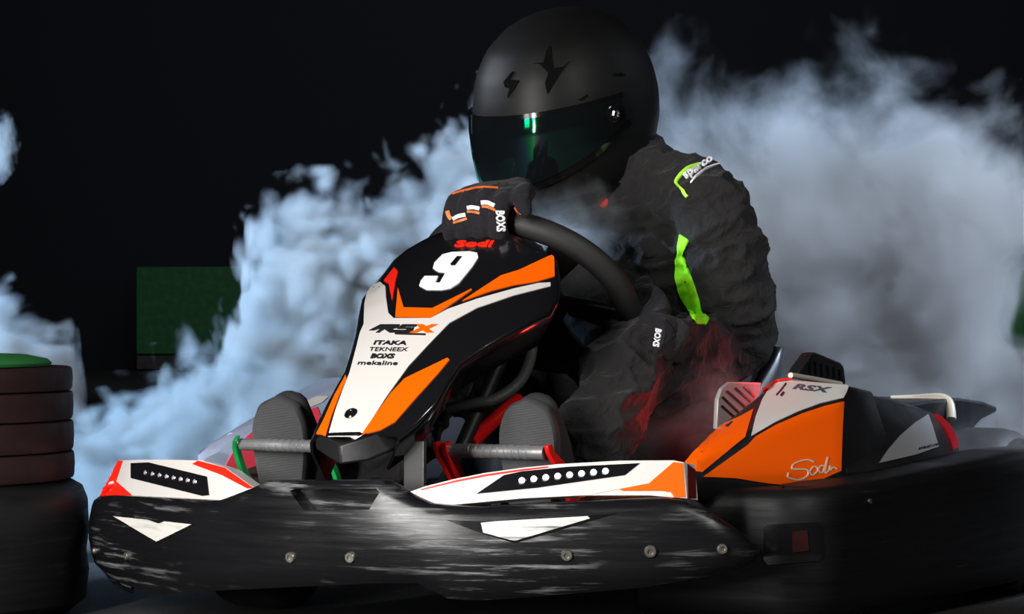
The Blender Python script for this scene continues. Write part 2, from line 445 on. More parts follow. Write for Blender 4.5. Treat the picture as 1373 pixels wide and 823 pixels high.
decal('red_panel', [(131.5, 663.5), (159, 617.5), (165, 618), (156, 645), (184, 669.5)], bL, RED, cL, 6, .001)
decal('red_edge', [(266, 617.5), (302, 627), (340, 654), (332, 655), (298, 637), (258, 622)], bL, RED, cL, 5, .0008)
for i in range(8):
    x = 196.7 + 9.4 * i; y = 634 + 12 * i / 7
    l, n = hit(bL, x, y); bm = bmesh.new(); lathe(bm, [(.0046, -.001), (.0046, .002), (.0034, .003), (.0034, .0022), (.0001, .0022)], l, n, 12)
    link('lamp_bezel', bm, CHROME, cL, 30); bm = bmesh.new(); lathe(bm, [(.0034, .0), (.0033, .003), (.002, .004), (.0001, .0044)], l, n, 12); link('lamp_lens', bm, LEDOFF, cL)

# ---- nose fairing
def nose_pt(s, v):
    k = .35 + 1.45 * max(0, min(1, (s - .35) / .55)); k2 = k * v * v
    bulge = .012 * math.sin(math.pi * max(0, min(1, s)))
    return K(.05 + .35 * s - .62 * (bulge - k2), v, .262 + .281 * s + .78 * (bulge - k2))
bm = bmesh.new()
loft(bm, [[nose_pt(-.2 + 1.5 * i / 60, -.25 + .5 * j / 40) for j in range(41)] for i in range(61)], closed=False)
hp = link('h', bm, None); B_NP = bvh_of(hp); bpy.data.objects.remove(hp)
def kart_uvw(P):
    q = P - K(0, 0, 0); return q.dot(UV), q.dot(LV), P.z
rows = [((423, 586), (531, 585)), ((430, 567), (557, 566)), ((441, 542), (582, 540)), ((455, 516), (598, 512)), ((466, 497), (614, 487)), ((475, 470), (650, 463)), ((482, 444), (690, 440)),
        ((485.5, 420), (734, 418)), ((488, 401), (744, 402)), ((498, 386), (747, 386)), ((517, 366), (746, 366)), ((529, 350), (744, 349)), ((545, 336), (722, 338)), ((566, 329), (700, 331)), ((590, 325), (678, 326.5))]
bm = bmesh.new(); sec = []
for li, ri in rows:
    a, _ = hit(B_NP, *li); b, _ = hit(B_NP, *ri)
    ua, va, wa = kart_uvw(a); ub, vb, wb = kart_uvw(b)
    row = []
    NB = KD(.63, 0, -.78)                                  # inwards, away from the face
    for t, o in ((1, .085), (1, .055), (1, .03), (.9, .012), (.5, .0035)): row.append(a + NB * o * 1.0 - LV * (.018 if t == 1 and o > .02 else .012 * (o / .012) if o == .012 else .004))
    for j in range(17):
        v = va + (vb - va) * j / 16; s0 = ((ua + (ub - ua) * j / 16) - .05) / .35
        # follow the crowned face at this v
        sg = s0
        for _ in range(3):
            P = nose_pt(sg, v); sg += (ua + (ub - ua) * j / 16 - kart_uvw(P)[0]) / .35
        row.append(nose_pt(sg, v))
    for o, q in ((.003, .0015), (.008, .001), (.02, -.008), (.04, -.022), (.06, -.038)): row.append(b + NB * o + LV * q)
    sec.append(row)
loft(bm, sec, closed=False)
nose = link('nose_fairing', bm, GLOSSBLK, kart, 60)
md = nose.modifiers.new('s', 'SOLIDIFY'); md.thickness = .004; md.offset = 0
bake(nose); nose['label'] = 'wedge-shaped front fairing carrying the race number'
for p in nose.data.polygons: p.use_smooth = True
nose.data.set_sharp_from_angle(angle=R(60))
B_NOSE = bvh_of(nose)
D = lambda nm, pl, mat, step=8, off=.0011, **k: decal(nm, pl, B_NOSE, mat, nose, step, off, **k)
D('white_panel', [(438, 592), (455, 597), (475, 591), (486, 583), (505, 553), (520, 530), (538, 505), (548, 491), (575, 462), (603, 433), (640, 413), (690, 396), (738, 384), (738, 379), (722, 380), (690, 387), (640, 401), (600, 415), (578, 427), (528, 427), (521, 420), (518, 400), (517, 384), (513, 381), (510, 378), (500, 383), (492, 394), (489, 408), (488, 435), (483, 446), (477, 470), (469, 500), (461, 520), (450, 550)], WHITE, 7)
D('orange_side_stripe', [(424.5, 582), (433, 566), (449, 530), (464, 503), (465, 509), (455, 532), (445, 558), (437, 584)], ORANGE, 6, .0016)
D('orange_flash', [(485, 583), (500, 562), (525, 527), (543, 508), (600, 480.5), (603, 483), (588, 501), (560, 532), (530, 566), (510, 577)], ORANGE, 7, .0016)
D('orange_chevron', [(530.5, 425), (534, 386.5), (541.5, 413), (580, 414), (632, 388), (633, 389), (580, 426)], ORANGE, 6, .0016)
D('orange_wing', [(620, 404), (672, 370), (695, 363), (740, 342), (743, 345), (743.5, 371), (720, 378), (690, 382.5), (660, 390)], ORANGE, 6, .0016)
D('pink_wing', [(515, 377), (529, 359), (534, 364), (531, 376), (526, 404), (522, 381), (518, 379)], RED, 5, .0016)
nine = [(562.5, 388), (564, 378), (571, 373), (586, 371.5), (583, 380), (592, 380), (600, 366), (588, 365.5), (582, 361), (585, 353), (592, 344), (604, 339), (626, 338), (639, 340), (641.5, 346), (634, 360), (618, 378), (607, 385), (592, 389), (570, 389)]
hole = [(606.5, 355), (614, 346), (619.5, 346.5), (613, 355), (608, 358)]
D('number_nine', [(562.5, 384), (565, 377), (570, 371), (588, 371), (584, 380), (590, 380), (598, 366), (588, 365), (581, 361), (583, 353), (594, 342), (606, 339), (630, 338), (640, 340), (641.5, 346), (634, 358), (616, 380), (604, 387), (592, 389), (572, 389)], WHITEPR, 5, .0018)
D('number_counter', [(604.5, 356), (613.5, 345.5), (620, 345.5), (611, 357), (606, 357.5)], GLOSSBLK, 4, .0030)
T = lambda nm, s, o, ex, ey, mat, bold=.02: text(nm, s, o, ex, ey, B_NOSE, mat, nose, bold)
def lg(nm, pl, mat): return D(nm, pl, mat, 5, .0022)
# RSX badge, drawn stroke by stroke
lg('badge_letter', [(495.5, 444), (511, 436), (537, 436), (535, 440.5), (527, 442), (533, 447), (523, 447), (516, 442.5), (509, 447), (504.5, 447), (514, 439.5), (528, 439.5), (518, 439.5), (502, 444)], M('print_black', (.012, .012, .013), .4))
PB = bpy.data.materials['print_black']
lg('badge_letter', [(525, 447), (529, 443.5), (545, 443.5), (546, 442), (533, 442), (540, 436), (561, 436), (558, 439), (544, 439), (543, 440), (556, 440), (554, 445), (549, 447)], PB)
lg('badge_letter', [(550, 447), (563, 441), (559, 436), (568, 436), (572, 438.5), (579, 436), (588, 436), (575, 442), (582, 447), (572, 447), (567, 444), (559, 447)], ORANGE)
ribbon('badge_underline', [(530, 448.2), (550, 448.8), (571, 449.3)], 2.0, B_NOSE, PB, nose)
T('sponsor_print', 'ITAKA', (501, 463), (44, .6), (3, -5.5), PB, .03)
T('sponsor_print', 'TEKNEEX', (495, 471.5), (51, .4), (2, -5), PB, .0)
T('sponsor_print', 'BOXS', (497, 481.5), (31, .2), (3, -6.5), PB, .045)
T('sponsor_print', 'mekaline', (480, 490), (53, .6), (2, -5.5), PB, .005)
T('maker_script', 'Sodi', (609, 331.5), (50, -.5), (5, -8), RED, .03)
l, n = hit(B_NOSE, 471, 555); bm = bmesh.new(); lathe(bm, [(.0095, -.004), (.0095, .0022), (.008, .0036), (.006, .003), (.005, .0022), (.0001, .0022)], l, n, 20)
link('plug_hole', bm, GLOSSBLK, nose, 30)
for x, y in ((741, 428),):
    bm = bmesh.new(); lathe(bm, [(.009, -.01), (.009, .004), (.007, .006), (.0001, .006)], KV(x - 3, y - 20, .145), LV, 16); link('side_bolt', bm, BLACK, nose, 30)
# chin below the fairing
bm = bmesh.new()
ch = [(422, 581, .07), (440, 590, .05), (456, 596, .04), (490, 586, .055), (516, 577, .075), (549, 563, .11)]
cb = [(423, 602, .07), (440, 614, .05), (456, 623, .042), (492, 618, .055), (520, 606, .075), (549, 590, .11)]
rings = [[KU(x, y, u), KU(x2, y2, u2), KU(x2, y2, u2) + UV * .07 + WV * .012, KU(x, y, u) + UV * .05] for (x, y, u), (x2, y2, u2) in zip(ch, cb)]
loft(bm, rings); bevel(link('chin_guard', bm, BLACK, kart, 30), .003)
bm = bmesh.new(); box(bm, K(.12, .075, .215), KD(.004, 0, 0), LV * .016, WV * .055); bevel(link('fairing_support', bm, M('dark_steel', (.10, .10, .10), .4, metal=.8), kart, 30), .001)
bm = bmesh.new(); box(bm, K(.115, .14, .20), KD(.01, 0, 0), LV * .006, WV * .012); bevel(link('red_clip', bm, REDMET, kart, 30), .003)

# ---- steering wheel
PHI = R(48); WC = K(.565, 0, .470)
WT = KD(-math.sin(PHI), 0, math.cos(PHI)); WN = KD(-math.cos(PHI), 0, -math.sin(PHI))
def ringp(th, r=.155): return WC + LV * math.cos(th) * r + WT * math.sin(th) * r
bm = bmesh.new(); tube(bm, [ringp(2 * math.pi * i / 64) for i in range(64)], .0185, 16, WN, True)
wheel = link('steering_wheel', bm, RUBBER, kart, 80)
def plate(name, pts, mat, par, th=.012, bv=.003):
    bm = bmesh.new(); prism(bm, [WC + LV * a + WT * b - WN * th / 2 for a, b in pts], WN * th)
    return bevel(link(name, bm, mat, par, 40), bv)
plate('hub_plate', [(-.05, .02), (-.03, .045), (.03, .045), (.05, .02), (.055, -.03), (.03, -.06), (-.03, -.06), (-.055, -.03)], BLACK, wheel)
for s in (-1, 1):
    plate('spoke', [(s * .03, .045), (s * .05, .018), (s * .12, .075), (s * .135, .075), (s * .115, .108), (s * .085, .118)], BLACK, wheel)
    plate('spoke', [(s * .045, -.005), (s * .05, -.045), (s * .125, -.085), (s * .15, -.05), (s * .14, -.032)], BLACK, wheel)
plate('spoke', [(-.03, -.055), (.03, -.055), (.045, -.15), (-.045, -.15)], BLACK, wheel)
bm = bmesh.new(); tube(bm, [WC + WN * .005, WC + WN * .30], .011, 12); link('steering_column', bm, BLACK, kart, 40)

# ---- pedals
bm = bmesh.new(); tube(bm, [K(.255, .042, .251), K(.255, .2, .251)], .0095, 18); o = link('brake_pedal', bm, STEEL, kart, 40); o['label'] = 'steel bar brake pedal with red brackets'
for i in range(9):
    bm = bmesh.new(); v = .075 + .0115 * i; lathe(bm, [(.0098, 0), (.0102, .0005), (.0102, .0075), (.0098, .008)], K(.255, v, .251), LV, 18); link('grip_ring', bm, STEEL, o, 30)
def bracket(par, path, w, mat, th=.005):
    bm = bmesh.new(); P = catmull([(*p, 0) for p in path], 5); V2, F2 = stroke2d(P, w); n = len(P)
    A = V2[:n] + V2[n:][::-1]
    prism(bm, A, Vector((0, 0, th)))
    return bm
def bracket3(name, par, pts, w, mat, th=.005):
    """flat strap: pts as (v, u, w) centres along the strap, its breadth lies in the (u, w) plane"""
    bm = bmesh.new(); P = catmull([K(u, v, q) for v, u, q in pts], 5); rings = []
    for i, p in enumerate(P):
        t = (P[min(i + 1, len(P) - 1)] - P[max(i - 1, 0)]).normalized(); b = t.cross(LV).normalized()
        rings.append([p + b * w + LV * th, p - b * w + LV * th, p - b * w - LV * th, p + b * w - LV * th])
    loft(bm, rings); return bevel(link(name, bm, mat, par, 40), .0012)
for v in (.033, .047): bracket3('bracket', o, [(v, .247, .263), (v, .25, .25), (v + .008, .262, .225), (v + .018, .275, .19), (v + .02, .28, .15)], .0075, REDMET, .0035)
for dv, u2 in ((0, .275), (0, .29)): bracket3('bracket', o, [(.205, .253, .262), (.208, .258, .248), (.214 + dv, u2, .222), (.222 + dv, u2 + .02, .17)], .006, REDMET, .0035)
bm = bmesh.new(); tube(bm, [K(.17, -.245, .256), K(.17, -.1, .256)], .0085, 18); o = link('throttle_pedal', bm, STEEL, kart, 40); o['label'] = 'steel bar throttle pedal with green brackets'
for i in range(8):
    bm = bmesh.new(); v = -.2 + .0115 * i; lathe(bm, [(.0088, 0), (.0092, .0005), (.0092, .0075), (.0088, .008)], K(.17, v, .256), LV, 18); link('grip_ring', bm, STEEL, o, 30)
bracket3('bracket', o, [(-.243, .155, .266), (-.25, .165, .25), (-.246, .175, .22), (-.236, .185, .19), (-.234, .19, .14)], .006, GREENMET, .0035)
bracket3('bracket', o, [(-.098, .165, .262), (-.098, .17, .24), (-.088, .178, .21), (-.086, .182, .15)], .006, GREENMET, .0035)
# ---- hoses, tray, floor
bm = bmesh.new(); tube(bm, catmull([at(*p) for p in ((714, 455, 4.42), (711, 480, 4.40), (700, 507, 4.37), (682, 525, 4.35), (660, 537, 4.34), (640, 541, 4.34), (600, 548, 4.35))], 5), .0085, 12); link('braided_hose', bm, HOSE, kart, 80)
bm = bmesh.new(); tube(bm, catmull([at(*p) for p in ((694, 537, 4.5), (664, 562, 4.42), (630, 595, 4.34))], 5), .011, 12); link('red_tube', bm, REDMET, kart, 80)
bm = bmesh.new(); box(bm, K(.7, 0, .085), UV * .58, LV * .27, WV * .006); link('floor_tray', bm, BLACK, kart, 30)
for s in (-1, 1):
    bm = bmesh.new(); tube(bm, [K(.10, s * .2, .10), K(.5, s * .25, .10), K(1.3, s * .3, .10)], .015, 12); link('chassis_tube', bm, BLACK, kart, 60)
def kart_tyre(u, v, r, w):
    bm = bmesh.new(); h = w / 2
    lathe(bm, [(r * .5, -h * .8), (r * .62, -h * .95), (r * .88, -h), (r * .97, -h * .86), (r, -h * .55), (r, h * .55), (r * .97, h * .86), (r * .88, h), (r * .62, h * .95), (r * .5, h * .8)], K(u, v, r), LV, 40)
    o = link('tyre', bm, RUBBER, kart, 45)
    bm = bmesh.new(); lathe(bm, [(.02, -h * .5), (r * .5, -h * .8), (r * .51, h * .8), (r * .42, h * .55), (.03, h * .3), (.03, h * .85), (.0001, h * .85)], K(u, v, r), LV, 24); link('rim', bm, STEEL, o, 30)
kart_tyre(.40, -.36, .108, .11); kart_tyre(.50, .33, .108, .11); kart_tyre(1.255, .43, .128, .15); kart_tyre(1.2, -.46, .128, .17)
bm = bmesh.new(); tube(bm, [K(1.18, -.4, .128), K(1.18, .4, .128)], .016, 12); link('rear_axle', bm, STEEL, kart, 60)

# ---- side pods
def hull(name, pts, mat, par, bv=.012):
    bm = bmesh.new()
    for p in pts: bm.verts.new(p)
    r = bmesh.ops.convex_hull(bm, input=bm.verts)
    bmesh.ops.delete(bm, geom=[v for v in bm.verts if not v.link_faces], context='VERTS')
    bmesh.ops.dissolve_limit(bm, angle_limit=R(7), verts=bm.verts, edges=bm.edges)
    o = link(name, bm, mat, par, 35); bevel(o, bv, 3, 12); bake(o)
    for p in o.data.polygons: p.use_smooth = True
    o.data.set_sharp_from_angle(angle=R(35)); return o
POD = [(.3, .42, .2215), (.278, .40, .242), (.447, .42, .266), (.530, .385, .306), (.53, .33, .28), (.594, .37, .3265), (.665, .36, .343), (.693, .46, .336), (.643, .47, .315), (.57, .50, .22), (.80, .34, .335), (.80, .45, .325), (.3, .40, .19), (.57, .5, .17), (.5, .32, .17), (.8, .3, .17), (.8, .5, .18)]
pod = hull('side_pod', [K(*p) for p in POD], BLACK, kart, .006); pod['label'] = 'orange and white side pod beside the driver, near the seat'
def oncover(x, y):                                        # the sloping outer face of the rear cover
    v = .48
    for _ in range(30): v = .5 - .9 * (onv(x, y, v)[2] - .22)
    return K(*onv(x, y, v))
cover = hull('engine_cover', [oncover(x, y) for x, y in ((1136, 634), (1140, 575), (1165, 530), (1205, 537), (1247, 551), (1270, 565), (1285, 588), (1288, 606), (1284, 632))] +
             [K(*p) for p in [(.66, .43, .318), (.70, .40, .333), (.765, .42, .329), (.80, .36, .332), (.60, .48, .18), (1.02, .47, .18), (1.1, .34, .27), (1.05, .34, .18), (.66, .34, .18)]], BLACK, kart, .005)
B_POD, B_COV = bvh_of(pod, cover), bvh_of(cover)
DP = lambda nm, pl, mat, step=7, off=.0014, **k: decal(nm, pl, B_POD, mat, pod, step, off, **k)
DP('orange_side_panel', [(943, 639), (975, 616), (1003, 596), (1012, 586), (1040, 570), (1075, 555), (1105, 545), (1131, 538.5), (1129, 570), (1127, 631), (1100, 643), (1076, 652), (1030, 648), (985, 641)], ORANGE)
DP('orange_front_panel', [(918, 618), (940, 594), (965, 571), (990, 560), (1010, 549), (1005, 566), (999, 586), (975, 605), (941, 633), (919, 629)], ORANGE)
DP('white_top_panel', [(1007, 585), (1013, 560), (1022, 536), (1033, 519), (1048, 510), (1080, 512), (1138, 517), (1134, 527), (1130, 534), (1100, 541), (1070, 552), (1040, 566)], WHITE)
DP('red_strip', [(1020, 517), (1040, 507), (1060, 504), (1062, 507), (1046, 511), (1031, 520), (1024, 528)], RED, 5)
text('maker_print', 'RSX', (1062, 523), (46, 5), (8, -7), B_POD, M('grey_print', (.05, .07, .10), .4), pod, .03)
ribbon('maker_print', [(1041, 531), (1048, 523), (1054, 515)], 2.0, B_POD, PB, pod); ribbon('maker_print', [(1047, 532), (1051, 527)], 3.0, B_POD, PB, pod)
ribbon('maker_script', [(1090, 620), (1080, 617), (1064, 622), (1062, 629), (1080, 630), (1082, 637), (1070, 643), (1056, 640), (1056, 634)], 1.7, B_POD, BEIGE, pod)
ribbon('maker_script', [(1083, 634), (1090, 626), (1096, 630), (1088, 637), (1084, 633)], 1.5, B_POD, BEIGE, pod)
ribbon('maker_script', [(1105, 626), (1100, 625), (1096, 630), (1100, 634), (1104, 629), (1109, 613), (1105, 633), (1110, 631), (1112, 625), (1112, 631)], 1.5, B_POD, BEIGE, pod)
ribbon('maker_script', [(1112, 631), (1116, 627), (1121, 629)], 1.5, B_POD, BEIGE, pod)
# slotted metal guard in front of the pod
l0 = [KV(x, y, v) for x, y, v in ((961, 576, .335), (963, 535, .335), (968, 521, .333), (979, 512, .328), (1021, 513, .30), (1018, 530, .31), (1000, 553, .325), (985, 563, .33))]
bm = bmesh.new(); prism(bm, l0, UV * .008 - LV * .01); grille = bevel(link('slotted_guard', bm, SILVER, kart, 40), .002); bake(grille); grille['label'] = 'silver metal guard with slanted slots'
bG = bvh_of(grille)
for a, b in (((967, 544), (983, 558)), ((968, 532), (990, 553)), ((974, 524), (1000, 547)), ((985, 520), (1006, 538)), ((997, 518), (1012, 532))):
    ribbon('slot', [a, b], 2.6, bG, GLOSSBLK, grille, .0012)
# vent fin behind the pod
bm = bmesh.new(); f0 = [(1069, 503), (1073, 494), (1088, 473), (1094, 472), (1128, 486), (1132, 492), (1135, 515)]
prism(bm, [KV(x, y, .36) for x, y in f0], LV * -.02 + UV * .006); fin = bevel(link('vent_fin', bm, BLACK, kart, 40), .003); bake(fin)
bF = bvh_of(fin)
for i in range(6):
    x = 1084 + 8.2 * i; ribbon('vent_slot', [(x, 482 + 2.6 * i), (x + 1, 501 + 1.6 * i)], 2.6, bF, GLOSSBLK, fin, .0012)
bm = bmesh.new(); tube(bm, [KV(x, y, .37) for x, y in ((1060, 503), (1090, 508), (1127, 515))], .0042, 12); link('fin_edge', bm, BEIGE, kart, 60)
# silver panel and tail lamp on the rear cover
decal('silver_panel', [(1177, 622), (1188, 605), (1205, 585), (1225, 568), (1243, 556.5), (1248, 570), (1257, 600), (1225, 611)], B_COV, SILVERP, cover, 5, .003)
text('panel_print', 'SODIKART.COM', (1229, 605), (26, -6), (1, -3.5), B_COV, PB, cover, .02, .0042)
decal('tail_lamp', [(1252, 556), (1262, 560), (1273, 572), (1282, 588), (1284, 600), (1277, 605), (1273, 592), (1265, 574)], B_COV, TAIL, cover, 5, .003)
# carrying tube and rear fender
bm = bmesh.new(); tube(bm, catmull([at(*p) for p in ((1195, 537, 4.85), (1225, 536, 4.84), (1258, 534, 4.82), (1270, 538, 4.81), (1274, 548, 4.8), (1275, 562, 4.79))], 5), .0085, 12); link('carrying_tube', bm, BEIGE, kart, 60)
bm = bmesh.new(); prism(bm, [KV(x, y, .42) for x, y in ((1200, 545), (1240, 538), (1285, 533), (1320, 538), (1338, 545), (1337, 553), (1318, 562), (1306, 575), (1298, 592), (1260, 640), (1200, 640))], LV * -.2); bevel(link('rear_fender', bm, BLACK, kart, 40), .008, 3)
# lower side bumper
def side_bumper(sg, mat):
    path = [(.335, .30), (.33, .40), (.335, .48), (.348, .525), (.385, .558), (.45, .572), (.6, .58), (.8, .586), (1.0, .59), (1.2, .59), (1.38, .585), (1.46, .55), (1.48, .45), (1.48, .2)]
    pl = [(p.x, p.y) for p in catmull([(u, v, 0) for u, v in path], 4)]; bm = bmesh.new(); rings = []
    for i, (u, v) in enumerate(pl):
        a, b = pl[max(i - 1, 0)], pl[min(i + 1, len(pl) - 1)]; t = Vector((b[0] - a[0], b[1] - a[1])).normalized(); nu, nv = -t.y, t.x
        wt = .205 + .024 * max(0, min(1, (u - .36) / .7)); wb = .03
        rings.append([K(u + nu * o, sg * (v + nv * o), w) for o, w in ((-.10, wb), (-.015, wb), (-.003, wb + .012), (0, wb + .03), (.004, (wt + wb) / 2), (0, wt - .035), (-.004, wt - .012), (-.013, wt - .002), (-.03, wt), (-.10, wt))])
    loft(bm, rings); return link('side_bumper', bm, mat, kart, 50)
sb = side_bumper(1, SCUFF2); sb2 = side_bumper(-1, SCUFF2)
bS = bvh_of(sb)
decal('lamp_recess', [(1024, 707), (1030, 703), (1095, 700), (1101, 706), (1103, 745), (1097, 752), (1030, 757), (1024, 750)], bS, GLOSSBLK, sb, 7, .0015)
decal('side_label', [(1062, 712), (1082, 711), (1084, 738), (1062, 741)], bS, M('dark_red_reflector', (.022, .004, .004), .3), sb, 6, .0026)
bm = bmesh.new(); lathe(bm, [(.004, -.002), (.004, .003), (.0001, .0035)], *hit(bS, 1165, 672), 12); link('bolt', bm, BOLT, sb, 30)
# far side pod, behind the pedals, smoke haze put into its colours
pod2 = hull('side_pod', [K(u, -v, w) for u, v, w in POD] + [K(.784, -.42, .334), K(1.0, -.42, .29), K(1.0, -.3, .29)], GREYHAZE, kart, .01); pod2['label'] = 'far side pod in haze-tinted grey and pink, behind the throttle pedal'
bP2 = bvh_of(pod2)
decal('pink_stripe', [(318, 640), (360, 590), (405, 553), (425, 546), (432, 565), (400, 590), (370, 640)], bP2, PINK, pod2, 8, .0016)
decal('pink_stripe', [(296, 634), (312, 606), (330, 586), (345, 574), (345, 640), (310, 640)], bP2, PINK, pod2, 8, .0020)
decal('white_stripe', [(335, 590), (385, 550), (425, 532), (440, 532), (432, 540), (400, 553), (360, 588), (325, 625), (312, 625)], bP2, WHITE, pod2, 8, .0016)
# seat
bm = bmesh.new(); st = [(.78, .17), (.95, .185), (1.02, .188), (1.07, .168), (1.11, .11), (1.12, 0), (1.11, -.11), (1.07, -.168), (1.02, -.188), (.95, -.185), (.78, -.17)]
st = [(p.x, p.y) for p in catmull([(*p, 0) for p in st], 4)]
def seat_top(u): return .20 + .185 * max(0, min(1, (u - .80) / .22)) + .01 * max(0, min(1, (u - 1.08) / .1))
loft(bm, [[K(u * (1 - .0 * k) + .05 * (k - .5), v * (.8 + .2 * k), .06 + (seat_top(u) - .06) * k) for k in (0, .25, .5, .75, 1)] for u, v in st], closed=False)
seat = link('bucket_seat', bm, BLACK, kart, 60); md = seat.modifiers.new('s', 'SOLIDIFY'); md.thickness = .012
bm = bmesh.new(); prism(bm, [K(u, v * .85, .098) for u, v in st], WV * .014); link('seat_pan', bm, BLACK, kart, 40)
# ================================================================== THE DRIVER
drv = empty('driver', K(1.0, 0, .07), R(30))
tag(drv, 'driver in black race suit and full-face helmet, leaning over the steering wheel', 'person')
TF = Vector((-math.sin(R(47)), -math.cos(R(47)), 0))        # the way the chest faces
bm = bmesh.new()
limb(bm, [(K(1.0, 0, .16), .165, .12), (K(1.0, 0, .30), .165, .125), (K(.93, -.01, .45), .175, .125), (at(846, 285, 4.79), .175, .105), (at(838, 246, 4.79), .105, .075)], 24, TF)
limb(bm, [(at(838, 262, 4.79), .085), (at(818, 215, 4.78), .07), (at(785, 165, 4.77), .06)], 18, TF)
limb(bm, [(at(765, 140, 4.76), .075), (at(750, 130, 4.74), .07)], 18, TF)                          # the head inside the helmet
limb(bm, [(at(850, 262, 4.78), .06), (at(905, 262, 4.70), .062), (at(945, 275, 4.64), .056)], 16, TF)
limb(bm, [(at(945, 278, 4.64), .058), (at(968, 330, 4.64), .060), (at(982, 395, 4.65), .054), (at(990, 452, 4.67), .051), (at(985, 468, 4.66), .048), (at(960, 470, 4.63), .043), (at(930, 466, 4.54), .037), (at(888, 453, 4.40), .030)], 18, Vector((1, 0, .3)))
limb(bm, [(at(850, 275, 4.82), .06), (at(790, 280, 4.87), .062), (at(745, 298, 4.90), .056)], 16, TF)
limb(bm, [(at(745, 300, 4.90), .056), (at(722, 345, 4.82), .053), (at(700, 375, 4.72), .049), (at(690, 360, 4.62), .040), (at(670, 312, 4.50), .031)], 18, Vector((1, 0, .3)))
limb(bm, [(K(1.02, .09, .15), .095), (K(.80, .135, .29), .080), (K(.60, .160, .372), .060), (K(.555, .162, .350), .058), (K(.48, .166, .28), .055), (K(.43, .163, .19), .052), (K(.40, .16, .12), .050)], 18, Vector((1, 0, .2)))
limb(bm, [(K(1.02, -.09, .15), .095), (K(.82, -.14, .28), .080), (K(.62, -.165, .385), .060), (K(.57, -.168, .36), .058), (K(.48, -.175, .27), .053), (K(.38, -.19, .18), .05), (K(.33, -.20, .12), .047)], 18, Vector((1, 0, .2)))
body = link('body_in_black_suit', bm, SUIT, drv); remesh(body, .009, 8); body['label'] = 'black race suit with folds'
def fold(p):
    q = Vector((p.x * 9 + p.z * 4, p.y * 9, p.z * 15 - p.x * 5))
    a = noise.noise(q); b = noise.noise(q * 2.3 + Vector((5, 1, 2))); c = noise.noise(p * 6 + Vector((3, 7, 1)))
    return (1 - abs(a)) ** 4 * .013 + (1 - abs(b)) ** 3 * .0085 + c * .007 - .005
md = body.modifiers.new('s', 'SUBSURF'); md.levels = 1; md.render_levels = 1; bake(body)
me = body.data; me.update(); nr = [v.normal.copy() for v in me.vertices]
for v, n in zip(me.vertices, nr): v.co += n * fold(wmat(body) @ v.co)
for p in me.polygons: p.use_smooth = True
B_BODY = bvh_of(body)
dB = lambda nm, pl, mat, step=6, off=.0016, **k: decal(nm, pl, B_BODY, mat, body, step, off, guess=4.65, smooth=80, **k)
dB('lime_side_panel', [(913, 314), (924, 322), (916, 340), (922, 358), (930, 378), (937, 400), (942, 420), (951, 428), (946, 436), (932, 434), (922, 416), (911, 398), (905, 376), (905, 350), (909, 335)], LIME, 4, .003)
ribbon('lime_piping', [(936, 221), (922, 227), (907, 243), (914, 254), (922, 264)], 3.4, B_BODY, LIMEL, body, .0035, 4, guess=4.65)
ribbon('white_piping', [(926, 245), (936, 235), (948, 226), (963, 220)], 1.6, B_BODY, WHITEPR, body, .003, guess=4.65)
text('shoulder_print', 'sparco', (922, 243), (36, -25), (-6.5, -8.5), B_BODY, WHITEPR, body, .02, .003, guess=4.65)
# stand-up collar
bm = bmesh.new(); cc = [(at(842, 262, 4.78), .082), (at(832, 238, 4.78), .080), (at(824, 214, 4.775), .084)]
t = (cc[-1][0] - cc[0][0]).normalized(); s, q = frame_at(t, TF)
loft(bm, [[c + (s * math.cos(a) * r + q * math.sin(a) * r) for a in [2 * math.pi * k / 32 for k in range(32)]] for c, r in cc], caps=False)
col = link('collar', bm, SUIT, drv, 80); md = col.modifiers.new('s', 'SOLIDIFY'); md.thickness = .008
bm = bmesh.new(); pc, n_ = hit(B_BODY, 810, 272, 4.7); lathe(bm, [(.0085, -.002), (.0085, .002), (.006, .003), (.0001, .003)], pc, n_, 14, ); link('red_patch', bm, REDSPOT, body, 40)

# ---- gloves
def glove(c, tang, rad, fwd, wrist, length=1.0):
    tang, rad, fwd = tang.normalized(), rad.normalized(), fwd.normalized()
    P = lambda o, al, rho: c + tang * o + (rad * math.cos(R(al)) + fwd * math.sin(R(al))) * rho
    bm = bmesh.new()
    for o, amax, r in ((.041, 148, .0142), (.0135, 162, .0148), (-.0135, 158, .0142), (-.039, 138, .0125)):
        lift = .003 if o in (.0135, -.0135) else 0
        limb(bm, [(P(o * .95, -50, .037 + lift), r * 1.05), (P(o, -12, .037 + lift), r * 1.08), (P(o, 35, .037), r), (P(o, 70, .039), r), (P(o, 108, .034), r * .95), (P(o * .97, amax, .031), r * .86)], 14, tang, 4)
    k0 = c + (rad * math.cos(R(-45)) + fwd * math.sin(R(-45))) * .038
    back = P(0, -95, .058)
    d = wrist - back
    limb(bm, [(k0, .052, .017), (back, .050, .022), (back + d * .5, .040, .026), (wrist, .033, .029)], 18, rad, 4)
    limb(bm, [(P(.035, -95, .055), .016), (P(.056, -70, .046), .0155), (P(.068, -25, .038), .014), (P(.080, 15, .032), .012)], 14, rad, 4)
    g = link('glove', bm, GLOVE, drv); remesh(g, .0030, 3); return g
gr = glove(ringp(R(93)), LV, WT, WN, at(676, 325, 4.53)); gr['label'] = 'black glove over the top of the wheel'
th = R(-36); er = LV * math.cos(th) + WT * math.sin(th); et = LV * -math.sin(th) + WT * math.cos(th)
gl = glove(ringp(th), et, er, WN, at(880, 452, 4.41)); gl['label'] = 'black glove low on the wheel rim'
B_GR, B_GL = bvh_of(gr), bvh_of(gl)
